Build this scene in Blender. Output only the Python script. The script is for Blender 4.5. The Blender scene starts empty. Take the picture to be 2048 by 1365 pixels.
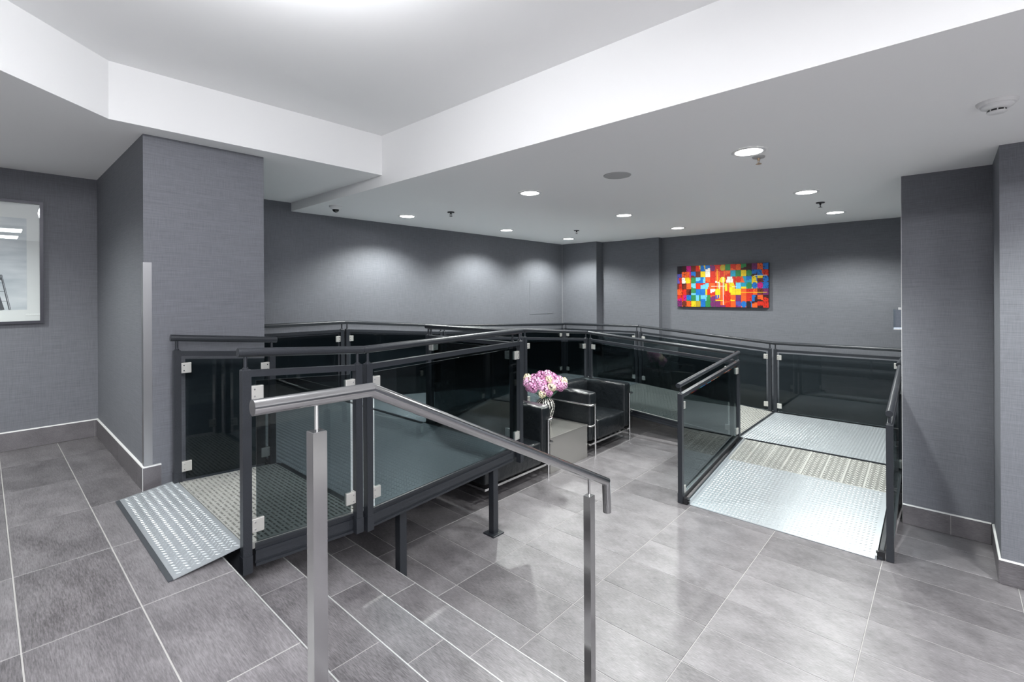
import bpy, math, random
from mathutils import Vector, Matrix
random.seed(7)
scene = bpy.context.scene
col = scene.collection
PI = math.pi

# ------------------------------------------------------------------ camera
YAW = 0.834489
ROLL = 0.005175
HCAM = 1.681
FPX = 961.7
cam_d = bpy.data.cameras.new('camera')
cam = bpy.data.objects.new('camera', cam_d)
col.objects.link(cam)
cam_d.sensor_width = 36.0
cam_d.lens = 36.0 * FPX / 2048.0
cam_d.shift_x = 0.0
cam_d.shift_y = (588.82 - 682.5) / 2048.0
cam_d.clip_start = 0.02
c_, s_ = math.cos(YAW), math.sin(YAW)
right = Vector((c_, -s_, 0)); fwd = Vector((s_, c_, 0)); up = Vector((0, 0, 1))
r2 = right * math.cos(ROLL) - up * math.sin(ROLL)
u2 = right * math.sin(ROLL) + up * math.cos(ROLL)
m = Matrix((r2, u2, -fwd)).transposed().to_4x4()
m.translation = Vector((0, 0, HCAM))
cam.matrix_world = m
scene.camera = cam

# ------------------------------------------------------------------ world, exposure
world = bpy.data.worlds.new('world'); scene.world = world
world.use_nodes = True
world.node_tree.nodes['Background'].inputs[0].default_value = (0.8, 0.88, 1.0, 1)
world.node_tree.nodes['Background'].inputs[1].default_value = 0.05
scene.view_settings.view_transform = 'Standard'
scene.view_settings.look = 'None'
scene.view_settings.gamma = 1.0
scene.view_settings.use_curve_mapping = False
scene.view_settings.exposure = 0.72
scene.cycles.transparent_max_bounces = 32
scene.cycles.max_bounces = 10
scene.cycles.diffuse_bounces = 6
scene.cycles.glossy_bounces = 5

# lamp strengths (the lamps themselves stand in their fixtures' builders below)
W_DOWN = 92.0
W_PANEL = 86.0
W_LEFT = 100.0
E_LENS = 14.0
E_GLOBE = 48.0

# ------------------------------------------------------------------ dimensions
HU = 0.568                       # upper floor level
NOS = [0.686, 0.967, 1.255, 1.55]  # nosing lines of the four risers
RISE = HU / 4
ZL, ZR, ZC = 2.61, 2.525, 2.915  # left soffit, right soffit, tray ceiling
YB = 4.88                        # back wall
YP = 5.03                        # picture wall
XR = 6.95                        # right wall
BULX, BULY = 2.09, 3.25

# ------------------------------------------------------------------ materials
def mat(name):
    M = bpy.data.materials.new(name); M.use_nodes = True
    return M, M.node_tree, M.node_tree.nodes, M.node_tree.links, M.node_tree.nodes['Principled BSDF']

def simple(name, rgb, rough=0.5, metal=0.0, bump=0.0, bscale=200, spec=0.5, var=0.0, stretch=None, coat=0.0, bdist=0.002):
    M, nt, N, L, B = mat(name)
    B.inputs['Base Color'].default_value = (*rgb, 1)
    B.inputs['Roughness'].default_value = rough
    B.inputs['Metallic'].default_value = metal
    B.inputs['Specular IOR Level'].default_value = spec
    if coat:
        B.inputs['Coat Weight'].default_value = coat; B.inputs['Coat Roughness'].default_value = 0.15
    if bump or var:
        tc = N.new('ShaderNodeTexCoord'); mp = N.new('ShaderNodeMapping')
        L.new(tc.outputs['Object'], mp.inputs['Vector'])
        if stretch: mp.inputs['Scale'].default_value = stretch
        nz = N.new('ShaderNodeTexNoise'); nz.inputs['Scale'].default_value = bscale; nz.inputs['Detail'].default_value = 3
        L.new(mp.outputs[0], nz.inputs['Vector'])
        if bump:
            bp = N.new('ShaderNodeBump'); bp.inputs['Strength'].default_value = bump; bp.inputs['Distance'].default_value = bdist
            L.new(nz.outputs['Fac'], bp.inputs['Height']); L.new(bp.outputs[0], B.inputs['Normal'])
        if var:
            rp = N.new('ShaderNodeMapRange')
            rp.inputs['From Min'].default_value = 0.3; rp.inputs['From Max'].default_value = 0.7
            rp.inputs['To Min'].default_value = 1 - var; rp.inputs['To Max'].default_value = 1 + var
            L.new(nz.outputs['Fac'], rp.inputs['Value'])
            mx = N.new('ShaderNodeVectorMath'); mx.operation = 'SCALE'
            mx.inputs[0].default_value = rgb
            L.new(rp.outputs[0], mx.inputs['Scale']); L.new(mx.outputs[0], B.inputs['Base Color'])
    return M

def emis(name, rgb, strength):
    M, nt, N, L, B = mat(name)
    B.inputs['Base Color'].default_value = (0.9, 0.9, 0.9, 1)
    B.inputs['Emission Color'].default_value = (*rgb, 1)
    B.inputs['Emission Strength'].default_value = strength
    return M

def tint_glass(name, rgb, refl_boost=1.0, rough=0.0):
    M, nt, N, L, B = mat(name)
    N.remove(B)
    out = N['Material Output']
    tr = N.new('ShaderNodeBsdfTransparent'); tr.inputs[0].default_value = (*rgb, 1)
    gl = N.new('ShaderNodeBsdfGlossy'); gl.inputs['Color'].default_value = (0.95, 1, 1, 1); gl.inputs['Roughness'].default_value = rough
    lw = N.new('ShaderNodeLayerWeight'); lw.inputs['Blend'].default_value = 0.5
    pw = N.new('ShaderNodeMath'); pw.operation = 'POWER'; pw.inputs[1].default_value = 5.0
    fr = N.new('ShaderNodeMath'); fr.operation = 'MULTIPLY_ADD'; fr.inputs[1].default_value = 0.96; fr.inputs[2].default_value = 0.04
    L.new(lw.outputs['Facing'], pw.inputs[0]); L.new(pw.outputs[0], fr.inputs[0])
    mx = N.new('ShaderNodeMixShader')
    ml = N.new('ShaderNodeMath'); ml.operation = 'MULTIPLY'; ml.inputs[1].default_value = refl_boost
    L.new(fr.outputs[0], ml.inputs[0]); L.new(ml.outputs[0], mx.inputs[0])
    L.new(tr.outputs[0], mx.inputs[1]); L.new(gl.outputs[0], mx.inputs[2]); L.new(mx.outputs[0], out.inputs['Surface'])
    return M

def wallpaper(name, rgb):
    M, nt, N, L, B = mat(name)
    tc = N.new('ShaderNodeTexCoord')
    outs = []
    for sc in ((9, 9, 520), (420, 420, 14)):
        mp = N.new('ShaderNodeMapping'); mp.inputs['Scale'].default_value = sc
        L.new(tc.outputs['Object'], mp.inputs['Vector'])
        nz = N.new('ShaderNodeTexNoise'); nz.inputs['Scale'].default_value = 1.0; nz.inputs['Detail'].default_value = 2
        L.new(mp.outputs[0], nz.inputs['Vector']); outs.append(nz.outputs['Fac'])
    big = N.new('ShaderNodeTexNoise'); big.inputs['Scale'].default_value = 1.3
    L.new(tc.outputs['Object'], big.inputs['Vector'])
    vs_ = N.new('ShaderNodeMath'); vs_.operation = 'MULTIPLY_ADD'; vs_.inputs[1].default_value = 0.7; vs_.inputs[2].default_value = 0.15; L.new(outs[1], vs_.inputs[0])
    ad = N.new('ShaderNodeMath'); ad.operation = 'ADD'; L.new(outs[0], ad.inputs[0]); L.new(vs_.outputs[0], ad.inputs[1])
    rp = N.new('ShaderNodeMapRange')
    rp.inputs['From Min'].default_value = 0.65; rp.inputs['From Max'].default_value = 1.35
    rp.inputs['To Min'].default_value = 0.74; rp.inputs['To Max'].default_value = 1.26
    L.new(ad.outputs[0], rp.inputs['Value'])
    mx = N.new('ShaderNodeVectorMath'); mx.operation = 'SCALE'; mx.inputs[0].default_value = rgb
    L.new(rp.outputs[0], mx.inputs['Scale']); L.new(mx.outputs[0], B.inputs['Base Color'])
    bp = N.new('ShaderNodeBump'); bp.inputs['Strength'].default_value = 0.25; bp.inputs['Distance'].default_value = 0.001
    L.new(ad.outputs[0], bp.inputs['Height']); L.new(bp.outputs[0], B.inputs['Normal'])
    B.inputs['Roughness'].default_value = 0.55
    B.inputs['Specular IOR Level'].default_value = 0.35
    return M

def tile_mat(name, lo, hi, rough):
    M, nt, N, L, B = mat(name)
    tc = N.new('ShaderNodeTexCoord'); oi = N.new('ShaderNodeObjectInfo')
    sc = N.new('ShaderNodeVectorMath'); sc.operation = 'SCALE'; sc.inputs['Scale'].default_value = 3.7
    L.new(oi.outputs['Location'], sc.inputs[0])
    ad = N.new('ShaderNodeVectorMath'); ad.operation = 'ADD'
    L.new(tc.outputs['Object'], ad.inputs[0]); L.new(sc.outputs[0], ad.inputs[1])
    m1 = N.new('ShaderNodeMapping'); m1.inputs['Scale'].default_value = (330, 30, 330)
    m2 = N.new('ShaderNodeMapping'); m2.inputs['Scale'].default_value = (9, 5, 9)
    L.new(ad.outputs[0], m1.inputs[0]); L.new(ad.outputs[0], m2.inputs[0])
    n1 = N.new('ShaderNodeTexNoise'); n1.inputs['Scale'].default_value = 1; n1.inputs['Detail'].default_value = 5; n1.inputs['Roughness'].default_value = 0.65
    n2 = N.new('ShaderNodeTexNoise'); n2.inputs['Scale'].default_value = 1; n2.inputs['Detail'].default_value = 3
    L.new(m1.outputs[0], n1.inputs['Vector']); L.new(m2.outputs[0], n2.inputs['Vector'])
    a = N.new('ShaderNodeMath'); a.operation = 'MULTIPLY_ADD'; a.inputs[1].default_value = 0.62
    b = N.new('ShaderNodeMath'); b.operation = 'MULTIPLY_ADD'; b.inputs[1].default_value = 0.3
    b.inputs[2].default_value = 0.0
    L.new(n2.outputs['Fac'], b.inputs[0]); L.new(n1.outputs['Fac'], a.inputs[0]); L.new(b.outputs[0], a.inputs[2])
    r = N.new('ShaderNodeMath'); r.operation = 'MULTIPLY_ADD'; r.inputs[1].default_value = 0.1
    L.new(oi.outputs['Random'], r.inputs[0]); L.new(a.outputs[0], r.inputs[2])
    cr = N.new('ShaderNodeValToRGB')
    cr.color_ramp.elements[0].position = 0.36; cr.color_ramp.elements[0].color = (*lo, 1)
    cr.color_ramp.elements[1].position = 0.66; cr.color_ramp.elements[1].color = (*hi, 1)
    L.new(r.outputs[0], cr.inputs[0]); L.new(cr.outputs[0], B.inputs['Base Color'])
    bp = N.new('ShaderNodeBump'); bp.inputs['Strength'].default_value = 0.10; bp.inputs['Distance'].default_value = 0.0008
    L.new(n1.outputs['Fac'], bp.inputs['Height']); L.new(bp.outputs[0], B.inputs['Normal'])
    B.inputs['Roughness'].default_value = rough
    B.inputs['Specular IOR Level'].default_value = 0.65
    return M

def attr_mat(name, rough=0.5):
    M, nt, N, L, B = mat(name)
    at = N.new('ShaderNodeAttribute'); at.attribute_name = 'Col'
    L.new(at.outputs['Color'], B.inputs['Base Color'])
    B.inputs['Roughness'].default_value = rough
    return M

MT = {}
MT['paint'] = simple('white_paint', (0.85, 0.85, 0.85), 0.7, bump=0.06, bscale=60)
MT['wall'] = wallpaper('linen_wallpaper', (0.152, 0.158, 0.177))
MT['tile'] = tile_mat('grey_tile', (0.062, 0.057, 0.061), (0.228, 0.216, 0.226), 0.36)
MT['skirt'] = tile_mat('skirting_tile', (0.060, 0.055, 0.060), (0.16, 0.15, 0.16), 0.4)
MT['grout'] = simple('grout', (0.38, 0.37, 0.36), 0.8, bump=0.2, bscale=300)
MT['caulk'] = simple('caulk', (0.72, 0.72, 0.71), 0.6)
MT['nosing'] = simple('nosing_metal', (0.55, 0.55, 0.55), 0.35, 0.4)
MT['frame'] = simple('hammered_charcoal', (0.022, 0.025, 0.031), 0.36, 0.2, bump=0.55, bscale=190, spec=0.6)
MT['alu'] = simple('mill_aluminium', (0.42, 0.45, 0.475), 0.34, 0.5, bump=0.05, bscale=500, var=0.05, stretch=(1, 1, 1))
MT['grate'] = simple('grate_aluminium', (0.38, 0.38, 0.36), 0.5, 0.2)
MT['rubber'] = simple('dark_edge_strip', (0.06, 0.066, 0.075), 0.5, 0.3)
MT['steel'] = simple('brushed_steel', (0.52, 0.52, 0.525), 0.18, 1.0, bump=0.012, bscale=30, stretch=(1, 1, 40))
MT['guard'] = simple('satin_steel', (0.40, 0.40, 0.41), 0.35, 1.0)
MT['tablesteel'] = simple('table_steel', (0.44, 0.43, 0.41), 0.27, 0.75, bump=0.04, bscale=40, stretch=(1, 1, 30))
MT['clip'] = simple('clip_nickel', (0.62, 0.61, 0.58), 0.42, 0.7)
MT['chrome'] = simple('chrome', (0.78, 0.78, 0.78), 0.16, 1.0)
MT['leather'] = simple('black_leather', (0.008, 0.010, 0.012), 0.29, 0.0, bump=1.0, bscale=15, spec=0.6, bdist=0.009)
MT['glass'] = tint_glass('smoked_glass', (0.42, 0.462, 0.475), 0.75)
MT['clear'] = tint_glass('clear_glazing', (0.97, 0.98, 0.98), 1.6)
MT['acrylic'] = tint_glass('clear_acrylic', (0.88, 0.90, 0.95), 2.0)
MT['lens'] = emis('downlight_lens', (1.0, 0.99, 0.97), E_LENS)
MT['diffuser'] = emis('panel_diffuser', (0.97, 0.98, 1.0), 9.0)
MT['globe'] = emis('opal_globe', (0.96, 0.97, 1.0), E_GLOBE)
MT['white'] = simple('white_plastic', (0.75, 0.75, 0.75), 0.45)
MT['greyp'] = simple('grey_perforated', (0.42, 0.42, 0.42), 0.6)
MT['black'] = simple('black_plastic', (0.01, 0.01, 0.012), 0.3)
MT['dome'] = simple('smoked_dome', (0.01, 0.012, 0.012), 0.08, 0.0, spec=0.8)
MT['brass'] = simple('brass', (0.55, 0.42, 0.30), 0.3, 1.0)
MT['mat'] = simple('mat_board', (0.82, 0.82, 0.80), 0.8)
MT['paint_canvas'] = attr_mat('painted_canvas', 0.4)
MT['ink'] = simple('print_ink', (0.03, 0.03, 0.035), 0.6)

# ------------------------------------------------------------------ mesh building
class MB:
    def __init__(s): s.v = []; s.f = []; s.c = []
    def quad8(s, P):                       # 8 corner points, bottom 0-3, top 4-7
        n = len(s.v); s.v += [tuple(p) for p in P]
        s.f += [(n, n+3, n+2, n+1), (n+4, n+5, n+6, n+7), (n, n+1, n+5, n+4), (n+1, n+2, n+6, n+5), (n+2, n+3, n+7, n+6), (n+3, n, n+4, n+7)]
        return s
    def box(s, x0, x1, y0, y1, z0, z1):
        return s.quad8([(x0,y0,z0),(x1,y0,z0),(x1,y1,z0),(x0,y1,z0),(x0,y0,z1),(x1,y0,z1),(x1,y1,z1),(x0,y1,z1)])
    def bevbox(s, x0, x1, y0, y1, z0, z1, b):  # top edges chamfered
        n = len(s.v)
        s.v += [(x0,y0,z0),(x1,y0,z0),(x1,y1,z0),(x0,y1,z0),(x0,y0,z1-b),(x1,y0,z1-b),(x1,y1,z1-b),(x0,y1,z1-b),(x0+b,y0+b,z1),(x1-b,y0+b,z1),(x1-b,y1-b,z1),(x0+b,y1-b,z1)]
        s.f += [(n,n+3,n+2,n+1),(n+8,n+9,n+10,n+11)]
        for i in range(4):
            j = (i+1) % 4
            s.f += [(n+i,n+j,n+4+j,n+4+i),(n+4+i,n+4+j,n+8+j,n+8+i)]
        return s
    def prism(s, poly, z0, z1):
        n = len(s.v); k = len(poly)
        s.v += [(x,y,z0) for x,y in poly] + [(x,y,z1) for x,y in poly]
        s.f.append(tuple(n+i for i in reversed(range(k)))); s.f.append(tuple(n+k+i for i in range(k)))
        for i in range(k):
            j = (i+1) % k; s.f.append((n+i,n+j,n+k+j,n+k+i))
        return s
    def tube(s, pts, r, seg=12, caps=True, hard=False):
        pts = [Vector(p) for p in pts]; rings = []
        for i, p in enumerate(pts):
            if i == 0: t = (pts[1]-p).normalized(); k = 1
            elif i == len(pts)-1: t = (p-pts[i-1]).normalized(); k = 1
            else:
                a = (p-pts[i-1]).normalized(); b = (pts[i+1]-p).normalized(); t = (a+b).normalized(); k = 1/max(0.4, t.dot(a))
            ref = Vector((0,0,1)) if abs(t.z) < 0.9 else Vector((1,0,0))
            u = t.cross(ref).normalized(); w = u.cross(t).normalized()
            # mitre: scale in the bend plane
            bend = None
            if 0 < i < len(pts)-1:
                bend = (b-a)
                bend = bend.normalized() if bend.length > 1e-6 else None
            ring = []
            for q in range(seg):
                an = 2*PI*q/seg; o = u*math.cos(an)*r + w*math.sin(an)*r
                if bend is not None: o = o + bend*(o.dot(bend))*(k-1)
                ring.append(p+o)
            rings.append(ring)
        n = len(s.v)
        for R_ in rings: s.v += [tuple(x) for x in R_]
        for i in range(len(pts)-1):
            # align rings by nearest start
            m0 = n+i*seg
            if hard and i > 0:
                m0 = len(s.v); s.v += s.v[n+i*seg:n+(i+1)*seg]
            for q in range(seg):
                q2 = (q+1) % seg
                s.f.append((m0+q, m0+q2, n+(i+1)*seg+q2, n+(i+1)*seg+q))
        if caps:
            s.f.append(tuple(n+q for q in reversed(range(seg)))); e = n+(len(pts)-1)*seg
            s.f.append(tuple(e+q for q in range(seg)))
        return s
    def lathe(s, prof, seg=24, cx=0, cy=0, cz=0, wob=None):
        n = len(s.v)
        for r, z in prof:
            for q in range(seg):
                a = 2*PI*q/seg; rr = r*(1+(wob(a) if wob else 0))
                s.v.append((cx+rr*math.cos(a), cy+rr*math.sin(a), cz+z))
        for i in range(len(prof)-1):
            for q in range(seg):
                a0 = n+i*seg+q; a1 = n+i*seg+(q+1)%seg
                s.f.append((a0, a1, a1+seg, a0+seg))
        s.f.append(tuple(n+q for q in reversed(range(seg)))); e = n+(len(prof)-1)*seg
        s.f.append(tuple(e+q for q in range(seg)))
        return s
    def build(s, name, material, parent=None, smooth=False, offset=None, bevel=0.0, kind=None, label=None, mesh_name=None):
        me = bpy.data.meshes.new(name)
        v = s.v
        if offset is None and parent is not None and parent.get('_off'): offset = tuple(parent['_off'])
        if offset is not None: v = [(a-offset[0], b-offset[1], c-offset[2]) for a, b, c in v]
        me.from_pydata(v, [], s.f); me.update()
        me.materials.append(material)
        if smooth:
            me.polygons.foreach_set('use_smooth', [True]*len(me.polygons))
        o = bpy.data.objects.new(name, me); col.objects.link(o)
        if parent is not None: o.parent = parent
        if bevel:
            bv = o.modifiers.new('bevel', 'BEVEL'); bv.width = bevel; bv.segments = 2; bv.limit_method = 'ANGLE'
        if smooth:
            try:
                me.set_sharp_from_angle(angle=math.radians(40))
            except Exception: pass
        if kind: o['kind'] = kind
        if label: o['label'] = label
        return o

def tag(o, label, cat, group=None):
    o['label'] = label; o['category'] = cat
    if group: o['group'] = group
    return o

def thing(name, label, cat, loc=(0,0,0), rz=0, group=None, local=False):
    o = bpy.data.objects.new(name, None); col.objects.link(o)
    o.empty_display_size = 0.1
    o.location = loc; o.rotation_euler = (0, 0, rz)
    tag(o, label, cat, group)
    if not local: OFF[o.name] = loc
    return o
OFF = {}
def part(name, mb, material, parent, **k):
    off = OFF.get(parent.name)
    if off is None and parent.parent is not None: off = OFF.get(parent.parent.name)
    return mb.build(name, material, parent, offset=off, **k)

def struct(name, mb, material, **k):
    o = mb.build(name, material, None, **k); o['kind'] = 'structure'; return o

# ------------------------------------------------------------------ setting: floors with their tiles
_tile_cache = {}
def tile_obj(parent, x0, x1, y0, y1, z, th=0.01, name='tile', key='tile', gap=0.0016):
    w, l = round(x1-x0-2*gap, 3), round(y1-y0-2*gap, 3)
    k = (w, l, key, th)
    if k not in _tile_cache:
        me = bpy.data.meshes.new(name)
        b = MB().bevbox(-w/2, w/2, -l/2, l/2, -th, 0, 0.0012)
        me.from_pydata(b.v, [], b.f); me.materials.append(MT[key]); _tile_cache[k] = me
    o = bpy.data.objects.new(name, _tile_cache[k]); col.objects.link(o)
    o.location = ((x0+x1)/2, (y0+y1)/2, z); o.parent = parent
    return o

def grid(lo, hi, start, pitch):
    xs = [lo]; k = math.ceil((lo-start)/pitch - 1e-6)
    while start+k*pitch < hi-0.01:
        x = start+k*pitch
        if x > lo+0.01: xs.append(x)
        k += 1
    return xs+[hi]

floor = struct('floor', MB().box(NOS[3], 7.25, -5.0, 5.2, -0.12, -0.0018), MT['grout'])
gx = grid(NOS[3]+0.004, XR+0.05, 1.84, 0.3035)
gy = grid(-2.09, YB, 2.11, 0.6)
for i in range(len(gx)-1):
    for j in range(len(gy)-1):
        tile_obj(floor, gx[i], gx[i+1], gy[j], gy[j+1], 0)
fu = struct('floor_upper', MB().box(-3.2, NOS[0]-0.004, -5.0, 5.2, -0.12, HU-0.0018), MT['grout'])
gx = grid(-1.74, NOS[0]-0.001, 0.0795, 0.3035)
gy = grid(-1.47, YP, 2.145, 0.602)
for i in range(len(gx)-1):
    for j in range(len(gy)-1):
        tile_obj(fu, gx[i], gx[i+1], gy[j], gy[j+1], HU, gap=0.0024)

st = thing('staircase', 'four low grey tiled steps with bright metal nosings down to the lounge floor', 'staircase', (NOS[0], 1.0, 0))
for k in range(3):
    z = HU-(k+1)*RISE; x0, x1 = NOS[k], NOS[k+1]
    part('step_block', MB().box(x0-0.002, x1-0.004, -4.9, 3.4, -0.1, z-0.0018), MT['grout'], st)
for k in range(4):
    z = HU-k*RISE; x = NOS[k]
    part('riser', MB().box(x-0.0035, x+0.0005, -4.9, 3.4, z-RISE+0.0005, z-0.012), MT['skirt'], st)
    part('nosing_strip', MB().box(x-0.0028, x+0.0015, -4.9, 3.4, z-0.011, z+0.0008), MT['nosing'], st)
for k in range(3):
    z = HU-(k+1)*RISE; x0, x1 = NOS[k]+0.0005, NOS[k+1]-0.0015
    gy = grid(-1.49, 3.4, 2.11+0.01*(2-k), 0.6)
    for j in range(len(gy)-1):
        t = tile_obj(st, x0, x1, gy[j], gy[j+1], z, name='tread_tile')
        t.location = Vector(t.location)-Vector((NOS[0], 1.0, 0))

# ------------------------------------------------------------------ walls
P = MT['wall']
wb = struct('wall_back', MB().box(1.2, 7.3, YB, YB+0.2, -0.1, ZC), P)
struct('wall_left', MB().box(-3.2, 0.9, YP, YP+0.2, 0, ZC), P)
struct('wall_pillar_left', MB().box(0.622, 1.276, 3.405, YP+0.05, 0, ZL+0.02), P)
wr = struct('wall_right', MB().box(XR, XR+0.25, -5, YB+0.2, -0.1, ZC), P)
struct('wall_corner_pier', MB().box(6.665, XR+0.1, 4.20, YB+0.1, -0.1, ZR+0.02), P)
struct('wall_shallow_pier', MB().box(6.845, XR+0.1, 3.22, 4.25, -0.1, ZR+0.02), P)
struct('wall_column_right', MB().prism([(4.505,0.250),(4.505,-0.222),(3.94,-0.222),(3.94,-5.0),(4.3,-5.0),(4.3,-0.6),(6.98,-0.6),(6.98,0.02),(4.95,0.02),(4.95,0.250)], -0.1, ZR+0.02), P)
struct('wall_front', MB().box(-3.2, 4.3, -5.2, -5.0, 0-0.1, ZC+0.05), P)
struct('wall_rear', MB().box(-3.4, -3.2, -5.2, YP+0.2, 0, ZC+0.05), P)
struct('trim_1', MB().box(4.5035, 4.508, 0.249, 0.2515, 0, ZR), MT['caulk'])
struct('trim_3', MB().box(.6105, .6130, 3.3935, 3.3960, HU, HU+.134), MT['caulk'])
struct('trim_2', MB().box(6.662, 6.665, YB-0.003, YB+0.001, 0, ZR), MT['greyp'])

# ceilings
struct('ceiling', MB().box(-3.4, BULX+0.15, -5.2, BULY+0.15, ZC, ZC+0.1), MT['paint'])
struct('ceiling_soffit_left', MB().prism([(BULX+0.1,BULY),(BULX+0.1,5.3),(-3.4,5.3),(-3.4,2.0),(-0.85,2.0),(0.054,2.87),(0.45,BULY)], ZL, ZC+0.1), MT['paint'])
struct('ceiling_soffit_right', MB().box(BULX, 7.3, -5.2, 5.3, ZR, ZC+0.1), MT['paint'])

# baseboards: tile strips with a pale caulk line on top
def baseboard(name, a, b, z, out, h=0.135, start=0.0, pitch=0.6):
    ax, ay = a; bx_, by = b
    L_ = math.hypot(bx_-ax, by-ay); d = ((bx_-ax)/L_, (by-ay)/L_); o = out
    root = struct(name, MB().quad8([(ax,ay,z),(bx_,by,z),(bx_+o[0]*.006,by+o[1]*.006,z),(ax+o[0]*.006,ay+o[1]*.006,z),(ax,ay,z+h),(bx_,by,z+h),(bx_+o[0]*.006,by+o[1]*.006,z+h),(ax+o[0]*.006,ay+o[1]*.006,z+h)]), MT['grout'])
    ts = grid(0, L_, start, pitch)
    for i in range(len(ts)-1):
        t0, t1 = ts[i]+.0015, ts[i+1]-.0015
        p = lambda t, e, zz: (ax+d[0]*t+o[0]*e, ay+d[1]*t+o[1]*e, zz)
        MB().quad8([p(t0,0,z+.002),p(t1,0,z+.002),p(t1,.011,z+.002),p(t0,.011,z+.002),p(t0,0,z+h-.004),p(t1,0,z+h-.004),p(t1,.011,z+h-.004),p(t0,.011,z+h-.004)]).build('skirting_tile', MT['skirt'], root)
    p = lambda t, e, zz: (ax+d[0]*t+o[0]*e, ay+d[1]*t+o[1]*e, zz)
    MB().quad8([p(0,0,z+h-.004),p(L_,0,z+h-.004),p(L_,.011,z+h-.004),p(0,.011,z+h-.004),p(0,-.002,z+h+.004),p(L_,-.002,z+h+.004),p(L_,.009,z+h+.001),p(0,.009,z+h+.001)]).build('caulk_line', MT['caulk'], root)
    return root
baseboard('baseboard_left', (-3.2, YP), (0.622, YP), HU, (0,-1), start=0.2)
baseboard('baseboard_pillar_side', (0.622, 3.398), (0.622, YP-0.011), HU, (-1,0), start=0.15)
baseboard('baseboard_pillar_front', (0.611, 3.405), (0.70, 3.405), HU, (0,-1), start=2)
baseboard('baseboard_column', (4.505, -0.209), (4.505, 0.250), 0, (-1,0), h=0.14, start=2)
baseboard('baseboard_column_return', (3.931, -0.222), (4.494, -0.222), 0, (0,1), h=0.14, start=2)
baseboard('baseboard_right', (3.94, -5.0), (3.94, -0.215), 0, (-1,0), h=0.14, start=4.65)
baseboard('baseboard_wall_right', (XR, 0.02), (XR, 3.2), 0, (-1,0), h=0.14, start=0.5)
baseboard('baseboard_back', (1.3, YB), (6.66, YB), 0, (0,-1), h=0.14, start=0.5)

# ------------------------------------------------------------------ railings
PW = 0.036
def railing(label, a, b, zr0, zr1, zd0, zd1, pd0=0.09, pd1=0.09, ext0=0.012, ext1=0.012, name='glass_railing', stub=None):
    """a, b: plan ends; zr: handrail centre heights; zd: deck heights at the ends; pd: how far posts run below the deck"""
    L_ = math.hypot(b[0]-a[0], b[1]-a[1]); ang = math.atan2(b[1]-a[1], b[0]-a[0])
    R = thing(name, label, 'railing', (a[0], a[1], zd0-pd0), ang, 'smoked glass ramp railings', local=True)
    z0 = zd0-pd0
    zr = lambda x: zr0+(zr1-zr0)*x/L_-z0
    zd = lambda x: zd0+(zd1-zd0)*x/L_-z0
    h = PW/2
    for x, pdn in ((h, pd0), (L_-h, pd1)):
        o = MB().bevbox(x-h, x+h, -h, h, zd(x)-pdn, zr(x)-.072, .004).build('post', MT['frame'], R)
        MB().box(x-h-.0018, x+h+.0018, -h-.0018, h+.0018, zd(x)-pdn+.001, zd(x)-pdn+.075).build('post_sleeve', MT['frame'], o)
    MB().quad8([(2*h,-.016,zr(2*h)-.104),(L_-2*h,-.016,zr(L_-2*h)-.104),(L_-2*h,.016,zr(L_-2*h)-.104),(2*h,.016,zr(2*h)-.104),
                (2*h,-.016,zr(2*h)-.076),(L_-2*h,-.016,zr(L_-2*h)-.076),(L_-2*h,.016,zr(L_-2*h)-.076),(2*h,.016,zr(2*h)-.076)]).build('top_bar', MT['frame'], R)
    hr = MB().tube([(-ext0,0,zr(-ext0)),(L_+ext1,0,zr(L_+ext1))], .0195, 16).build('handrail', MT['frame'], R, smooth=True)
    for x in (h, L_-h):
        MB().tube([(x,0,zr(x)-.074),(x,0,zr(x)-.012)], .0075, 10).lathe([(.013,0),(.013,.006),(.008,.010)], 10, x, 0, zr(x)-.074).build('stem', MT['frame'], hr, smooth=True)
    g0, g1 = 2*h+.024, L_-2*h-.024
    tk = .004
    MB().quad8([(g0,-tk,zd(g0)+.012),(g1,-tk,zd(g1)+.012),(g1,tk,zd(g1)+.012),(g0,tk,zd(g0)+.012),
                (g0,-tk,zr(g0)-.122),(g1,-tk,zr(g1)-.122),(g1,tk,zr(g1)-.122),(g0,tk,zr(g0)-.122)]).build('glass_pane', MT['glass'], R)
    for x, sg in ((2*h, 1), (L_-2*h, -1)):
        for zz in (zr(x)-.175, zd(x)+.085):
            c = MB().box(min(x, x+sg*.052), max(x, x+sg*.052), -.013, .013, zz-.03, zz+.03).build('clip', MT['clip'], R, bevel=.003)
            for dz in (-.015, .015):
                MB().tube([(x+sg*.014,-.0145,zz+dz),(x+sg*.014,.0145,zz+dz)], .004, 8).build('clip_screw', MT['chrome'], c)
    return R

# ------------------------------------------------------------------ ramp decks
class Plane:
    """a sloped rectangle: origin o, plan directions ex, ey (unit), z rises by sx per metre along ex"""
    def __init__(s, o, ex, ey, sx): s.o = o; s.ex = ex; s.ey = ey; s.sx = sx
    def __call__(s, x, y, h=0.0):
        return (s.o[0]+s.ex[0]*x+s.ey[0]*y, s.o[1]+s.ex[1]*x+s.ey[1]*y, s.o[2]+s.sx*x+h)

def slab(mb, F, x0, x1, y0, y1, h0, h1):
    c = [(x0,y0),(x1,y0),(x1,y1),(x0,y1)]
    return mb.quad8([F(x,y,h0) for x,y in c]+[F(x,y,h1) for x,y in c])

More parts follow.
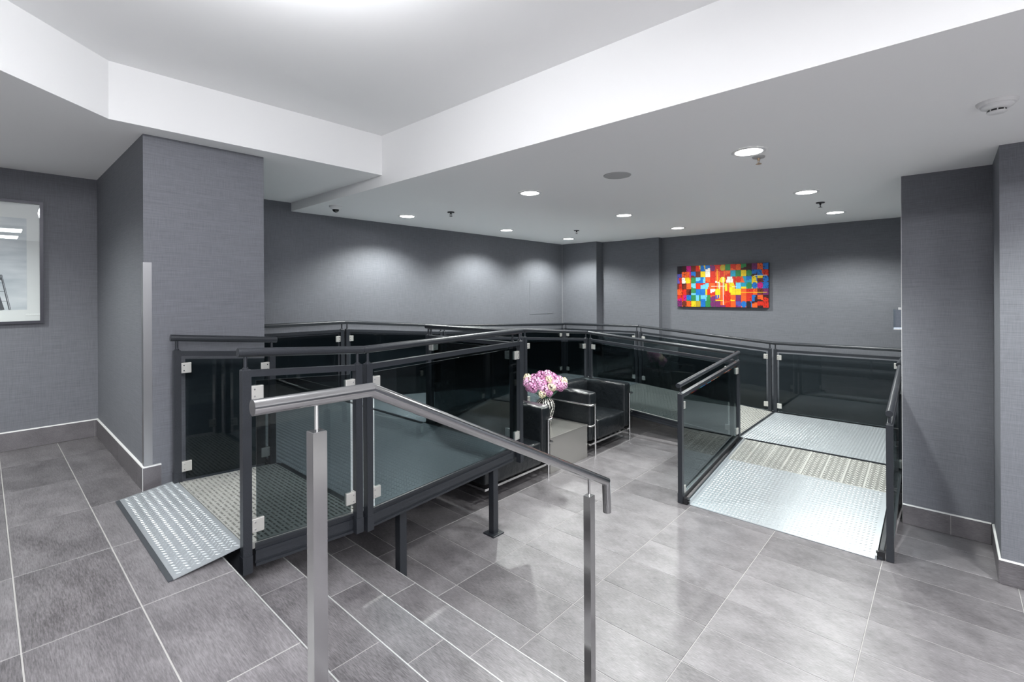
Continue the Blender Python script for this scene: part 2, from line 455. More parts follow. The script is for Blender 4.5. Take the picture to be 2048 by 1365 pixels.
def lugs(mb, F, x0, x1, y0, y1, px=.0175, py=.0265, inside=None, ln=.0122, w=.0028, h=.0020):
    nx = int((x1-x0-.02)/px); ny = int((y1-y0-.02)/py)
    ox = x0+((x1-x0)-nx*px)/2+px/2; oy = y0+((y1-y0)-ny*py)/2+py/2
    r = .70710678
    for i in range(nx):
        sg = 1 if i % 2 else -1
        for j in range(ny):
            cx, cy = ox+i*px, oy+(j+.5*(i % 2))*py
            if cy > y1-.012 or (inside and not inside(cx, cy)): continue
            ax, ay = r, r*sg; bx, by = -ay, ax
            n = len(mb.v)
            for (a, b) in ((-ln,0),(-ln*.45,-w),(ln*.45,-w),(ln,0),(ln*.45,w),(-ln*.45,w)):
                mb.v.append(F(cx+ax*a+bx*b, cy+ay*a+by*b, .0002))
            mb.v.append(F(cx-ax*ln*.5, cy-ay*ln*.5, h)); mb.v.append(F(cx+ax*ln*.5, cy+ay*ln*.5, h))
            mb.f += [(n,n+1,n+6),(n+1,n+2,n+7,n+6),(n+2,n+3,n+7),(n+3,n+4,n+7),(n+4,n+5,n+6,n+7),(n+5,n,n+6)]
    return mb

def grate(mb, F, x0, x1, y0, y1, pitch=.0225, slot=.0100, th=.030, bars=None):
    """slots run along y; ribs every pitch along x, bridges close the slot ends"""
    n = max(1, round((x1-x0)/pitch)); p = (x1-x0)/n; rib = p-slot
    per = .086
    for i in range(n+1):
        c = x0+i*p
        slab(mb, F, max(x0, c-rib/2), min(x1, c+rib/2), y0, y1, -th, 0)
    for i in range(n):
        a = x0+i*p+rib/2; b = a+slot
        y = y0-(.043 if i % 2 else 0)
        slab(mb, F, a, b, y0, y0+.012, -th, -.0005); slab(mb, F, a, b, y1-.012, y1, -th, -.0005)
        while y < y1:
            for (q0, q1) in ((0, .011), (.055, .067)):
                u0, u1 = max(y0+.012, y+q0), min(y1-.012, y+q1)
                if u1-u0 > .002: slab(mb, F, a, b, u0, u1, -th, -.0005)
            y += per
    if bars:
        y = y0
        while y < y1:
            slab(mb, F, x0, x1, y, min(y1, y+.013), -th*.5, .0012); y += bars
    return mb

def edge_beam(p, q, out, name, parent, top=-.004, h=.098):
    p = Vector(p); q = Vector(q); o = Vector((out[0], out[1], 0))
    def bar(e0, e1, h0, h1):
        return [p+o*e0+Vector((0,0,h0)), q+o*e0+Vector((0,0,h0)), q+o*e1+Vector((0,0,h0)), p+o*e1+Vector((0,0,h0)),
                p+o*e0+Vector((0,0,h1)), q+o*e0+Vector((0,0,h1)), q+o*e1+Vector((0,0,h1)), p+o*e1+Vector((0,0,h1))]
    b = MB().quad8(bar(-.022, 0, top-h, top))
    b.quad8(bar(0, .010, top-.012, top+.001)); b.quad8(bar(0, .008, top-.044, top-.030)); b.quad8(bar(0, .010, top-h, top-h+.012))
    b.quad8(bar(0, .005, top-.075, top-.044))
    return part(name, b, MT['frame'], parent)

def leg(parent, x, y, ztop, zb=0.0, w=.046):
    o = part('leg', MB().box(x-w/2, x+w/2, y-w/2, y+w/2, zb+.008, ztop), MT['frame'], parent)
    part('foot_plate', MB().bevbox(x-.052, x+.052, y-.052, y+.052, zb, zb+.010, .002), MT['frame'], o)
    return o

def seam(F, x0, x1, y0, y1, parent, h=.003):
    return part('seam_strip', slab(MB(), F, x0, x1, y0, y1, -.012, h), MT['frame'], parent)

# entry flap on the upper floor
t = thing('ramp_entry_plate', 'silver diamond plate flap leading from the tiled upper floor onto the ramp', 'ramp plate', (0.48, 2.25, HU))
F = Plane((0.482, 2.245, HU+.004), (1,0), (0,1), .036/.275)
part('plate', slab(MB(), F, .018, .275, 0, 1.09, -.0035, 0), MT['alu'], t)
part('front_strip', slab(MB(), F, 0, .0175, 0, 1.09, -.004, -.0002), MT['rubber'], t)
part('tread_pattern', lugs(MB(), F, .018, .275, 0, 1.09), MT['alu'], t, kind='stuff')
part('side_flange', MB().box(.745, .757, 2.246, 2.250, HU-.09, HU+.034), MT['alu'], t)
part('rear_flange', MB().box(.7555, .7585, 2.246, 3.334, HU-.10, HU+.036), MT['rubber'], t)

# first section: slotted grate, sloping down a little
t = thing('grated_ramp_section', 'pale slotted metal ramp section between two glass railings beside the pillar', 'ramp section', (0.76, 2.24, 0.47))
F = Plane((0.762, 2.252, .606), (1,0), (0,1), -.030/.54)
part('slotted_grate', grate(MB(), F, 0, .535, 0, 1.035), MT['grate'], t)
edge_beam((0.80,2.248,.601),(1.268,2.248,.575),(0,-1),'edge_beam',t)
edge_beam((0.80,3.292,.601),(1.268,3.292,.575),(0,1),'edge_beam',t)
part('cross_bar', slab(MB(), F, .535, .555, 0, 1.035, -.07, -.001), MT['frame'], t)
part('cross_bar', slab(MB(), F, 0.0, .02, 0, 1.035, -.07, -.018), MT['frame'], t)

# platform behind the pillar
t = thing('upper_platform', 'dark framed diamond plate platform on posts reaching back behind the pillar', 'ramp platform', (1.32, 2.24, 0))
F = Plane((1.325, 2.25, .560), (1,0), (0,1), 0)
near = lambda x: .005+.0904*x
part('plate', MB().prism([(1.325,2.256),(2.60,2.371),(2.60,4.795),(1.325,4.795)], .556, .560), MT['alu'], t)
part('tread_pattern', lugs(MB(), F, 0, 1.275, 0, 2.545, inside=lambda x, y: y > near(x)+.02), MT['alu'], t, kind='stuff')
edge_beam((1.335,2.250,.562),(2.60,2.364,.562),(0.09,-.996),'edge_beam',t)
edge_beam((2.605,2.36,.562),(2.605,3.40,.562),(1,0),'edge_beam',t)
edge_beam((1.32,3.32,.562),(1.32,4.80,.562),(-1,0),'edge_beam',t)
edge_beam((1.32,4.80,.562),(2.60,4.80,.562),(0,1),'edge_beam',t)
seam(F, 0, .02, .03, 1.04, t, .004)
seam(F, 1.235, 1.262, 1.15, 2.545, t, .004)
part('joist', MB().box(1.34, 2.59, 3.30, 3.34, .47, .553), MT['frame'], t)
leg(t, 1.622, 2.345, .47); leg(t, 2.412, 2.372, .47); leg(t, 1.672, 4.70, .47); leg(t, 2.45, 4.70, .47); leg(t, 2.50, 3.46, .47)

# ramp along the back wall
t = thing('back_wall_ramp', 'diamond plate ramp descending along the back wall behind the armchairs', 'ramp section', (2.61, 3.42, 0))
sl = (.345-.556)/2.58
F = Plane((2.615, 3.43, .556), (1,0), (0,1), sl)
part('plate', slab(MB(), F, 0, 2.575, 0, 1.365, -.005, 0), MT['alu'], t)
part('tread_pattern', lugs(MB(), F, 0, 2.575, 0, 1.365), MT['alu'], t, kind='stuff')
edge_beam((2.62,3.428,.556),(5.19,3.428,.346),(0,-1),'edge_beam',t)
edge_beam((2.62,4.80,.556),(5.19,4.80,.346),(0,1),'edge_beam',t)
for x in (3.9, 5.1): leg(t, x, 3.46, .556+sl*(x-2.6)-.09); leg(t, x, 4.76, .556+sl*(x-2.6)-.09)

# corner platform
t = thing('corner_platform', 'square diamond plate platform in the far corner of the room', 'ramp platform', (5.2, 3.42, 0))
F = Plane((5.205, 3.43, .345), (1,0), (0,1), 0)
part('plate', slab(MB(), F, 0, 1.39, 0, 1.365, -.005, 0), MT['alu'], t)
part('tread_pattern', lugs(MB(), F, 0, 1.39, 0, 1.365), MT['alu'], t, kind='stuff')
edge_beam((6.60,3.43,.345),(6.60,4.79,.345),(1,0),'edge_beam',t)
edge_beam((5.21,4.80,.345),(6.59,4.80,.345),(0,1),'edge_beam',t)
for x, y in ((5.28,3.52),(6.52,3.52),(6.52,4.72)): leg(t, x, y, .25)

# grated ramp along the right wall (x along travel: -Y)
t = thing('grated_side_ramp', 'slotted metal ramp descending along the right wall beside the black armchair', 'ramp section', (5.22, 1.62, 0))
sl3 = (.202-.343)/1.80
F = Plane((5.222, 3.42, .343), (0,-1), (1,0), sl3)
part('slotted_grate', grate(MB(), F, 0, 1.80, 0, 1.37), MT['grate'], t)
edge_beam((5.215,3.41,.343),(5.215,1.62,.203),(-1,0),'edge_beam',t, h=.07)
edge_beam((6.60,3.41,.343),(6.60,1.62,.203),(1,0),'edge_beam',t, h=.07)
leg(t, 6.54, 2.6, .19); leg(t, 6.54, 3.3, .22)

# lower landing
t = thing('lower_landing', 'bluish diamond plate landing at the foot of the grated side ramp', 'ramp platform', (5.22, 0.34, 0))
F = Plane((5.222, 0.345, .200), (1,0), (0,1), 0)
part('plate', slab(MB(), F, 0, 1.37, 0, 1.245, -.005, 0), MT['alu'], t)
part('tread_pattern', lugs(MB(), F, 0, 1.37, 0, 1.245), MT['alu'], t, kind='stuff')
seam(F, 0, 1.37, 1.247, 1.272, t, .004); seam(F, -.022, -.002, -.01, 1.272, t, .005)
edge_beam((6.60,0.35,.2),(6.60,1.60,.2),(1,0),'edge_beam',t, h=.07)
edge_beam((5.22,0.34,.2),(6.59,0.34,.2),(0,-1),'edge_beam',t, h=.07)
for x, y in ((5.28,.40),(6.52,.40),(5.28,1.5),(6.52,1.5)): leg(t, x, y, .13)

# final ramp down to the lounge floor (x along: +X upwards)
t = thing('foot_ramp', 'bright silver diamond plate ramp with slotted top strip down to the lounge floor', 'ramp', (3.76, 0.34, 0))
LR = 1.43; sl4 = (.198-.006)/LR
F = Plane((3.762, 0.335, .006), (1,0), (0,1), sl4)
part('plate', slab(MB(), F, 0, .925, .012, 1.19, -.005, 0), MT['alu'], t)
part('tread_pattern', lugs(MB(), F, 0, .925, .012, 1.19), MT['alu'], t, kind='stuff')
part('slotted_grate', grate(MB(), F, .935, LR, .012, 1.19, pitch=.0185, slot=.0125, bars=.1475), MT['grate'], t)
part('seam_strip', slab(MB(), F, .926, .934, .012, 1.19, -.01, .001), MT['grate'], t)
for y0, y1 in ((.002, .011), (1.191, 1.200)):
    part('side_curb', slab(MB(), F, .0, LR, y0, y1, -.006, .022), MT['alu'], t)
part('side_channel', slab(MB(), F, .02, LR, 1.203, 1.225, -.03, .008), MT['frame'], t)
part('side_channel', slab(MB(), F, .02, LR, -.025, -.003, -.03, .008), MT['frame'], t)

# ------------------------------------------------------------------ railing panels
railing('short charcoal glass railing fixed against the wallpapered pillar', (.738,3.30), (1.300,3.30), 1.440, 1.388, .606, .575, pd0=.02)
railing('foremost short charcoal glass railing at the ramp entry, behind the steel handrail', (.738,2.225), (1.300,2.225), 1.439, 1.401, .606, .575, pd0=.11, pd1=.10)
railing('wide charcoal glass railing along the platform front, left of the armchairs', (1.328,2.232), (2.690,2.352), 1.399, 1.409, .560, .560, pd0=.10, pd1=.12, ext1=0.0)
railing('charcoal glass railing at the platform end, above the left armchair', (2.640,3.405), (2.655,2.385), 1.399, 1.400, .560, .560)
railing('glass railing behind the pillar at the back of the upper platform', (1.33,4.815), (2.610,4.815), 1.390, 1.388, .560, .560)
railing('glass railing on the back wall ramp, first panel right of the rear platform', (2.635,4.815), (3.965,4.815), 1.388, 1.28, .556, .447)
railing('glass railing on the back wall ramp ending in the far corner', (3.99,4.815), (6.585,4.815), 1.278, 1.172, .447, .345)
railing('inner glass railing behind the flowers and left armchair', (2.672,3.415), (3.930,3.415), 1.392, 1.292, .556, .449)
railing('inner glass railing directly behind the right armchair', (3.955,3.415), (5.180,3.415), 1.290, 1.190, .447, .345)
railing('short glass railing in front of the two wall piers at the far corner', (6.605,4.785), (6.605,3.445), 1.178, 1.192, .345, .345)
railing('long glass railing sloping down along the right wall beneath the painting', (6.605,3.415), (6.605,1.630), 1.190, 1.058, .343, .203)
railing('glass railing behind the lower landing, nearest the right column', (6.605,1.605), (6.605,0.345), 1.056, 1.062, .2, .2)
railing('sloping inner glass railing from the right armchair to the ramp corner', (5.195,3.385), (5.195,1.635), 1.187, 1.064, .343, .203, pd0=.06)
G = railing('inner glass railing of the foot ramp with a post on the lounge floor', (3.745,1.592), (5.20,1.592), .948, 1.068, .008, .200, pd0=.008, pd1=.08, ext0=.03)
H = railing('outer glass railing of the foot ramp beside the right column', (3.785,.272), (5.12,.297), .928, 1.055, .008, .19, pd0=.008, pd1=.09)
railing('landing side glass railing half hidden behind the right column', (5.24,.312), (6.58,.312), 1.062, 1.062, .2, .2)
# bottom channels and brackets of the foot-ramp railings
for R, L_, up_, sd in ((G, 1.455, .192, -1), (H, 1.335, .182, 1)):
    MB().quad8([(.04,-.012,.018),(L_-.04,-.012,up_),(L_-.04,.012,up_),(.04,.012,.018),(.04,-.012,.062),(L_-.04,-.012,up_+.035),(L_-.04,.012,up_+.035),(.04,.012,.062)]).build('bottom_channel', MT['guard'], R)
    y = .026*sd
    b = MB().box(.002,.034, min(y,y+.03*sd), max(y,y+.03*sd), 0, .05)
    b.tube([(.018,y+.005*sd,.016),(.018,y+.045*sd,.016)], .009, 8).tube([(.018,y+.005*sd,.038),(.018,y+.045*sd,.038)], .009, 8)
    b.build('foot_bracket', MT['black'], R)

# ------------------------------------------------------------------ stainless handrail over the steps
YH = 1.10
t = thing('steel_handrail', 'brushed stainless steel handrail on two square posts over the steps', 'handrail', (.528, YH, 0))
zt = 1.441
path = [(.387,YH,zt),(.672,YH,1.437),(1.815,YH,.866),(1.822,YH,.733)]
hb = part('rail', MB().tube(path, .0178, 32, hard=True), MT['steel'], t, smooth=True)
for x, zb, ztp, zrl in ((.528, HU, 1.363, 1.425), (1.681, 0, .850, .918)):
    w = .0168
    po = part('post', MB().bevbox(x-w, x+w, YH-w, YH+w, zb, ztp, .0015), MT['steel'], t)
    part('pin', MB().tube([(x,YH,ztp),(x,YH,zrl)], .0052, 12), MT['chrome'], po, smooth=True)
    part('base_flange', MB().bevbox(x-.04, x+.04, YH-.04, YH+.04, zb, zb+.008, .002), MT['steel'], po)

# corner guard on the pillar
t = struct('trim_corner_guard', MB().prism([(.6205,3.4035),(.6205,3.445),(.6190,3.445),(.6190,3.4020),(.6600,3.4020),(.6600,3.4035)], HU+.135, 1.875), MT['guard'])

# ------------------------------------------------------------------ armchairs
def cushion(x0, x1, y0, y1, z0, z1, r, crown=.012, seg=9, wr=0.0, seed=0):
    """a soft box: subdivided, rounded and slightly crowned"""
    rnd = random.Random(seed); b = MB(); idx = {}
    cx, cy, cz = (x0+x1)/2, (y0+y1)/2, (z0+z1)/2; hx, hy, hz = (x1-x0)/2, (y1-y0)/2, (z1-z0)/2
    ph = [rnd.uniform(0, 6.28) for _ in range(6)]
    def pos(i, j, k):
        a, bb, c = [(-1+2*q/seg) for q in (i, j, k)]
        def warp(t): return math.copysign(1-(1-abs(t))**1.7, t)
        a, bb, c = warp(a), warp(bb), warp(c)
        x, y, z = a*hx, bb*hy, c*hz
        ix, iy, iz = max(-hx+r, min(hx-r, x)), max(-hy+r, min(hy-r, y)), max(-hz+r, min(hz-r, z))
        d = Vector((x-ix, y-iy, z-iz))
        if d.length > 1e-9:
            mx = max(abs(d.x), abs(d.y), abs(d.z)); d = d.normalized()*mx
        px, py, pz = ix+d.x, iy+d.y, iz+d.z
        bulge = lambda u, v: max(0, (1-u*u))*max(0, (1-v*v))
        if abs(c) > .98: pz += math.copysign(crown*bulge(a, bb), c)
        if abs(bb) > .98: py += math.copysign(crown*.6*bulge(a, c), bb)
        if abs(a) > .98: px += math.copysign(crown*.6*bulge(bb, c), a)
        if wr and c > 0:
            w = wr*c*(math.sin(26*px+17*py+ph[0])*math.sin(9*py-21*px+ph[1]))
            pz += w; py += .5*w
        return (cx+px, cy+py, cz+pz)
    def vid(i, j, k):
        key = (i, j, k)
        if key not in idx: idx[key] = len(b.v); b.v.append(pos(i, j, k))
        return idx[key]
    S = seg
    for p in range(S):
        for q in range(S):
            b.f += [(vid(p,q,0),vid(p,q+1,0),vid(p+1,q+1,0),vid(p+1,q,0)), (vid(p,q,S),vid(p+1,q,S),vid(p+1,q+1,S),vid(p,q+1,S)),
                    (vid(p,0,q),vid(p+1,0,q),vid(p+1,0,q+1),vid(p,0,q+1)), (vid(p,S,q),vid(p,S,q+1),vid(p+1,S,q+1),vid(p+1,S,q)),
                    (vid(0,p,q),vid(0,p,q+1),vid(0,p+1,q+1),vid(0,p+1,q)), (vid(S,p,q),vid(S,p+1,q),vid(S,p+1,q+1),vid(S,p,q+1))]
    return b

def armchair(label, x, y, seed):
    R = thing('armchair', label, 'armchair', (x, y, 0), 0, 'leather armchairs beside the low table', local=True)
    S, D = .725, .665                      # post span, depth
    def cush(name, *a, **k):
        o = cushion(*a, **k).build(name, MT['leather'], R, smooth=True)
        sb = o.modifiers.new('soft', 'SUBSURF'); sb.levels = 1; sb.render_levels = 2
        return o
    cush('arm_cushion', -.068, .072, .018, D-.01, .150, .652, .030, .010, wr=.004, seed=seed)
    cush('arm_cushion', S-.072, S+.068, .018, D-.01, .150, .652, .030, .010, wr=.004, seed=seed+1)
    cush('back_cushion', .076, S-.076, D-.165, D-.012, .30, .655, .035, .012, wr=.005, seed=seed+2)
    cush('seat_cushion', .076, S-.076, .010, D-.16, .140, .350, .028, .018, wr=.006, seed=seed+3)
    r = .0105
    for xx, o in ((0, -1), (S, 1)):
        MB().tube([(xx,0,0),(xx,0,.535)], r, 12).build('front_post', MT['chrome'], R, smooth=True)
        ox = xx+o*.079
        MB().tube([(xx,0,.530),(xx+o*.04,-.002,.531),(ox-o*.012,.004,.532),(ox,.018,.533),(ox,D-.02,.533),(ox-o*.012,D-.006,.533),(ox-o*.03,D,.533)], r*.95, 12).build('arm_tube', MT['chrome'], R, smooth=True)
        MB().tube([(xx,0,.325),(xx+o*.04,.0,.318),(ox-o*.010,.006,.316),(ox,.02,.318),(ox,.05,.318)], r*.8, 10).build('side_hook', MT['chrome'], R, smooth=True)
        MB().tube([(ox,D-.02,0),(ox,D-.02,.533)], r, 12).build('rear_post', MT['chrome'], R, smooth=True)
    MB().tube([(-.05,D,.533),(S+.05,D,.533)], r*.95, 12).build('back_tube', MT['chrome'], R, smooth=True)
    z0, z1 = .120, .138
    f = MB().box(-.078,S+.078,.008,.020,z0,z1).box(-.078,S+.078,D-.02,D-.008,z0,z1).box(-.078,-.066,.02,D-.02,z0,z1).box(S+.066,S+.078,.02,D-.02,z0,z1)
    f.build('base_frame', MT['chrome'], R)
    w = MB()
    for k in range(8):
        xx = .02+k*.098; w.box(xx, xx+.03, .02, D-.02,   .128, .1355)
    w.build('base_webbing', MT['black'], R)
    return R
armchair('black leather armchair with chrome tubes right of the low table', 4.270, 2.715, 11)
armchair('black leather armchair with chrome tubes left of the low table, half hidden', 2.742, 2.705, 31)

# ------------------------------------------------------------------ low steel table, vase and flowers
t = thing('low_table', 'low brushed steel cube table between the two armchairs', 'table', (3.86, 3.05, 0))
part('body', MB().box(3.556, 4.178, 2.752, 3.33, 0, .331), MT['tablesteel'], t, bevel=.002)
part('top_panel', MB().bevbox(3.553, 4.181, 2.749, 3.333, .332, .337, .001), MT['tablesteel'], t)
VX, VY, VZ = 3.90, 3.075, .337
t = thing('vase', 'ribbed silver and white striped vase on the low steel table', 'vase', (VX, VY, VZ))
M, nt, N, L, B = mat('vase_glaze')
tc = N.new('ShaderNodeTexCoord'); sp = N.new('ShaderNodeSeparateXYZ'); L.new(tc.outputs['Object'], sp.inputs[0])
at = N.new('ShaderNodeMath'); at.operation = 'ARCTAN2'; L.new(sp.outputs[1], at.inputs[0]); L.new(sp.outputs[0], at.inputs[1])
nz = N.new('ShaderNodeTexNoise'); nz.inputs['Scale'].default_value = 30; L.new(tc.outputs['Object'], nz.inputs['Vector'])
ma = N.new('ShaderNodeMath'); ma.operation = 'MULTIPLY_ADD'; ma.inputs[1].default_value = 17; L.new(at.outputs[0], ma.inputs[0])
mn = N.new('ShaderNodeMath'); mn.operation = 'MULTIPLY'; mn.inputs[1].default_value = 11; L.new(nz.outputs['Fac'], mn.inputs[0]); L.new(mn.outputs[0], ma.inputs[2])
si = N.new('ShaderNodeMath'); si.operation = 'SINE'; L.new(ma.outputs[0], si.inputs[0])
cr = N.new('ShaderNodeValToRGB'); cr.color_ramp.elements[0].position = .35; cr.color_ramp.elements[0].color = (.03,.03,.03,1)
cr.color_ramp.elements[1].position = .6; cr.color_ramp.elements[1].color = (.72,.71,.66,1)
L.new(si.outputs[0], cr.inputs[0]); L.new(cr.outputs[0], B.inputs['Base Color'])
B.inputs['Roughness'].default_value = .22; B.inputs['Metallic'].default_value = .35
prof = [(.045,0),(.048,.006),(.056,.05),(.070,.11),(.082,.165),(.086,.200),(.080,.235),(.064,.258),(.046,.268),(.040,.276),(.034,.274),(.03,.22)]
part('body', MB().lathe([(r*1.14, z) for r, z in prof], 48, VX, VY, VZ, wob=lambda a: .012*math.cos(24*a)), M, t, smooth=True)

t = thing('flower_bouquet', 'bunch of pink and cream blossoms with green leaves in the vase', 'flowers', (VX, VY, VZ+.25))
petm = {}
for nm, a, b in (('pink', (.60,.25,.48), (.82,.56,.72)), ('deep', (.46,.13,.34), (.72,.38,.58)), ('cream', (.78,.68,.40), (.86,.82,.66))):
    M, nt, N, L, B = mat('petals_'+nm)
    tc = N.new('ShaderNodeTexCoord'); nz = N.new('ShaderNodeTexNoise'); nz.inputs['Scale'].default_value = 70; L.new(tc.outputs['Object'], nz.inputs['Vector'])
    cr = N.new('ShaderNodeValToRGB'); cr.color_ramp.elements[0].position = .35; cr.color_ramp.elements[0].color = (*a,1); cr.color_ramp.elements[1].position = .65; cr.color_ramp.elements[1].color = (*b,1)
    L.new(nz.outputs['Fac'], cr.inputs[0]); L.new(cr.outputs[0], B.inputs['Base Color']); B.inputs['Roughness'].default_value = .6
    petm[nm] = M
leafm = simple('leaf_green', (.07,.22,.13), .45, bump=.2, bscale=40)
def blossom(c, r, n, seed):
    rnd = random.Random(seed); b = MB(); c = Vector(c)
    for k in range(n):
        z = 1-2*(k+.5)/n; a = k*2.39996+rnd.uniform(-.2,.2); q = math.sqrt(1-z*z)
        nrm = Vector((q*math.cos(a), q*math.sin(a), z)); base = c+nrm*r*rnd.uniform(.78, 1.0)
        u = nrm.cross(Vector((.3,.2,.93))).normalized(); w = nrm.cross(u)
        pr = r*rnd.uniform(.24,.34); st0 = rnd.uniform(0, 6.28)
        for p in range(5):
            an = st0+p*2*PI/5; d = u*math.cos(an)+w*math.sin(an); e = u*-math.sin(an)+w*math.cos(an)
            i = len(b.v)
            for q3 in (base, base+d*pr*.6+e*pr*.42+nrm*pr*.10, base+d*pr*1.05+nrm*pr*.34, base+d*pr*.6-e*pr*.42+nrm*pr*.10): b.v.append(tuple(q3))
            b.f.append((i,i+1,i+2,i+3))
    return b
# offsets along camera-right (s), towards the room's depth (d) and up
heads = [(-.155,.00,.185,.058,'pink'),(-.165,.05,.235,.040,'cream'),(-.10,.06,.215,.055,'deep'),(-.055,-.03,.165,.052,'pink'),(-.04,.05,.250,.052,'deep'),(.02,.02,.270,.046,'pink'),
         (.03,-.02,.225,.040,'cream'),(.065,.06,.235,.050,'deep'),(-.015,-.06,.12,.050,'pink'),(.055,-.06,.150,.046,'cream'),(-.035,-.08,.075,.040,'cream'),(.09,-.02,.165,.056,'pink'),
         (.135,.0,.145,.050,'deep'),(.17,.02,.195,.040,'cream'),(.165,-.02,.16,.040,'pink'),(-.115,-.04,.135,.050,'deep'),(.03,-.05,.085,.042,'deep'),(-.145,.02,.13,.046,'deep'),(.125,.05,.205,.045,'pink'),(.0,.0,.18,.06,'deep'),(-.08,.0,.20,.05,'pink')]
for k, (s, d, z, r, cl) in enumerate(heads):
    s *= 1.12; z = .015+z*.95
    p = Vector((VX, VY, VZ+.27))+right*s+fwd*d*.9+Vector((0,0,z-.03))
    hd = part('flower_head', blossom(p, r, 46, 100+k), petm[cl], t)
    part('stem', MB().tube([(VX+.2*(p.x-VX)*.3, VY+.2*(p.y-VY)*.3, VZ+.24), tuple(p)], .0025, 6), leafm, hd)
for k, (s, d, z, an) in enumerate(((-.10,-.06,.075,2.7),(-.13,-.03,.07,2.9),(.07,-.07,.055,.3),(.10,-.05,.07,.1),(.0,-.09,.04,-1.2),(-.06,-.07,.05,-2.2),(.05,.08,.06,1.2))):
    p = Vector((VX, VY, VZ+.262)); q = p+right*s+fwd*d+Vector((0,0,z)); dr = (q-p); sd = dr.cross(Vector((0,0,1))).normalized()*.034
    mid = p+dr*.55+Vector((0,0,.02))
    b = MB(); b.v = [tuple(p), tuple(mid+sd), tuple(mid-sd), tuple(q), tuple(mid+Vector((0,0,-.008)))]; b.f = [(0,4,1),(0,2,4),(1,4,3),(4,2,3)]
    part('leaf', b, leafm, t)

# ------------------------------------------------------------------ painting on the right wall
t = thing('abstract_painting', 'wide abstract painting of bright coloured blocks on the right wall', 'painting', (XR, 2.35, 1.49))
y0, y1, z0, z1 = 1.735, 2.962, 1.487, 2.078
part('canvas_body', MB().box(XR-.041, XR-.002, y0, y1, z0, z1), MT['black'], t)
PAL = dict(R=(214,44,24), O=(240,96,34), Y=(240,208,30), W=(244,238,226), B=(26,112,196), L=(110,196,236), G=(52,136,76), P=(118,44,104), M=(198,22,124), D=(64,24,28), K=(40,32,40), N=(112,46,28), C=(36,160,190), V=(86,84,170), T=(186,160,40))
ROWS = ['KDMNRBBPRTGROGDPOB', 'VOOBNYWROROCGYGBBR', 'RWYGLBOROYWRRCBYNB', 'RNOLRLLOROOYLCGBMB', 'ORNGBBRWYORYYORONP', 'RMBGLLGPVOROPORBOR', 'PNOYTBGPPOROVBKORR']
lin = lambda v: ((v/255+.055)/1.055)**2.4 if v > 10 else v/255/12.92
rnd = random.Random(5)
NX, NZ, SUB = 18, 7, 7
me = bpy.data.meshes.new('painted_surface'); vs = []; fs = []; cs = []
cw, ch = (y1-y0)/NX, (z1-z0)/NZ
ys = [0, .035, .2, .36, .52, .68, .84, 1.0]
for j in range(NZ):
    for i in range(NX):
        main = ROWS[j][i]
        acc = rnd.choice((ROWS[max(0,j-1)][i], ROWS[j][max(0,i-1)], ROWS[j][min(NX-1,i+1)], 'D' if (i < 3 or i > 13) else rnd.choice('YWOT')))
        tl = rnd.uniform(-1, 1); mode = rnd.choice('lrtbcnn')                     # where the accent stroke lies
        edge = max(0, abs(i-8.5)-5)/4                    # darker, browner outer columns
        for b in range(SUB):
            for a in range(SUB):
                ya, yb = y1-cw*(i+ys[a]), y1-cw*(i+ys[a+1]); za, zb = z1-ch*(j+ys[b]), z1-ch*(j+ys[b+1])
                n = len(vs); x = XR-.0412-(.0006 if a and b else 0)
                vs += [(x-XR,ya-2.35,za-1.49),(x-XR,yb-2.35,za-1.49),(x-XR,yb-2.35,zb-1.49),(x-XR,ya-2.35,zb-1.49)]; fs.append((n,n+3,n+2,n+1))
                on = {'l': a+.35*b*tl < 2.4, 'r': a+.35*b*tl > 4.6, 't': b+.3*a*tl < 2.4, 'b': b+.3*a*tl > 4.6, 'c': abs(a-3.5)+abs(b-3.5) > 4.6, 'n': False}[mode]
                c3 = [lin(v) for v in PAL[acc if on else main]]; f_ = rnd.uniform(.74, .92)
                if rnd.random() < .16*edge: f_ *= .4
                if a == 0 or b == 0: f_ *= .45
                cs.append([min(1, v*f_) for v in c3])
for (a0, a1, b0, b1, k) in ((.465,.470,.10,.78,'Y'),(.53,.536,.30,.95,'W'),(.40,.56,.50,.512,'W'),(.49,.497,.36,.8,'Y'),(.70,.985,.652,.662,'Y'),(.86,.985,.27,.282,'W'),(.45,.54,.84,.852,'Y'),(.6,.68,.52,.53,'W'),(.555,.575,.45,.62,'Y'),(.6,.63,.52,.66,'Y')):
    n = len(vs); x = -.0424; W_, H_ = y1-y0, z1-z0
    vs += [(x,y1-W_*a0-2.35,z1-H_*b0-1.49),(x,y1-W_*a1-2.35,z1-H_*b0-1.49),(x,y1-W_*a1-2.35,z1-H_*b1-1.49),(x,y1-W_*a0-2.35,z1-H_*b1-1.49)]; fs.append((n,n+3,n+2,n+1)); cs.append([lin(v) for v in PAL[k]])
me.from_pydata(vs, [], fs); ca = me.color_attributes.new('Col', 'FLOAT_COLOR', 'CORNER')
flat = []
for c3 in cs: flat += [*c3, 1]*4
ca.data.foreach_set('color', flat); me.materials.append(MT['paint_canvas'])
o = bpy.data.objects.new('painted_surface', me); col.objects.link(o); o.parent = t

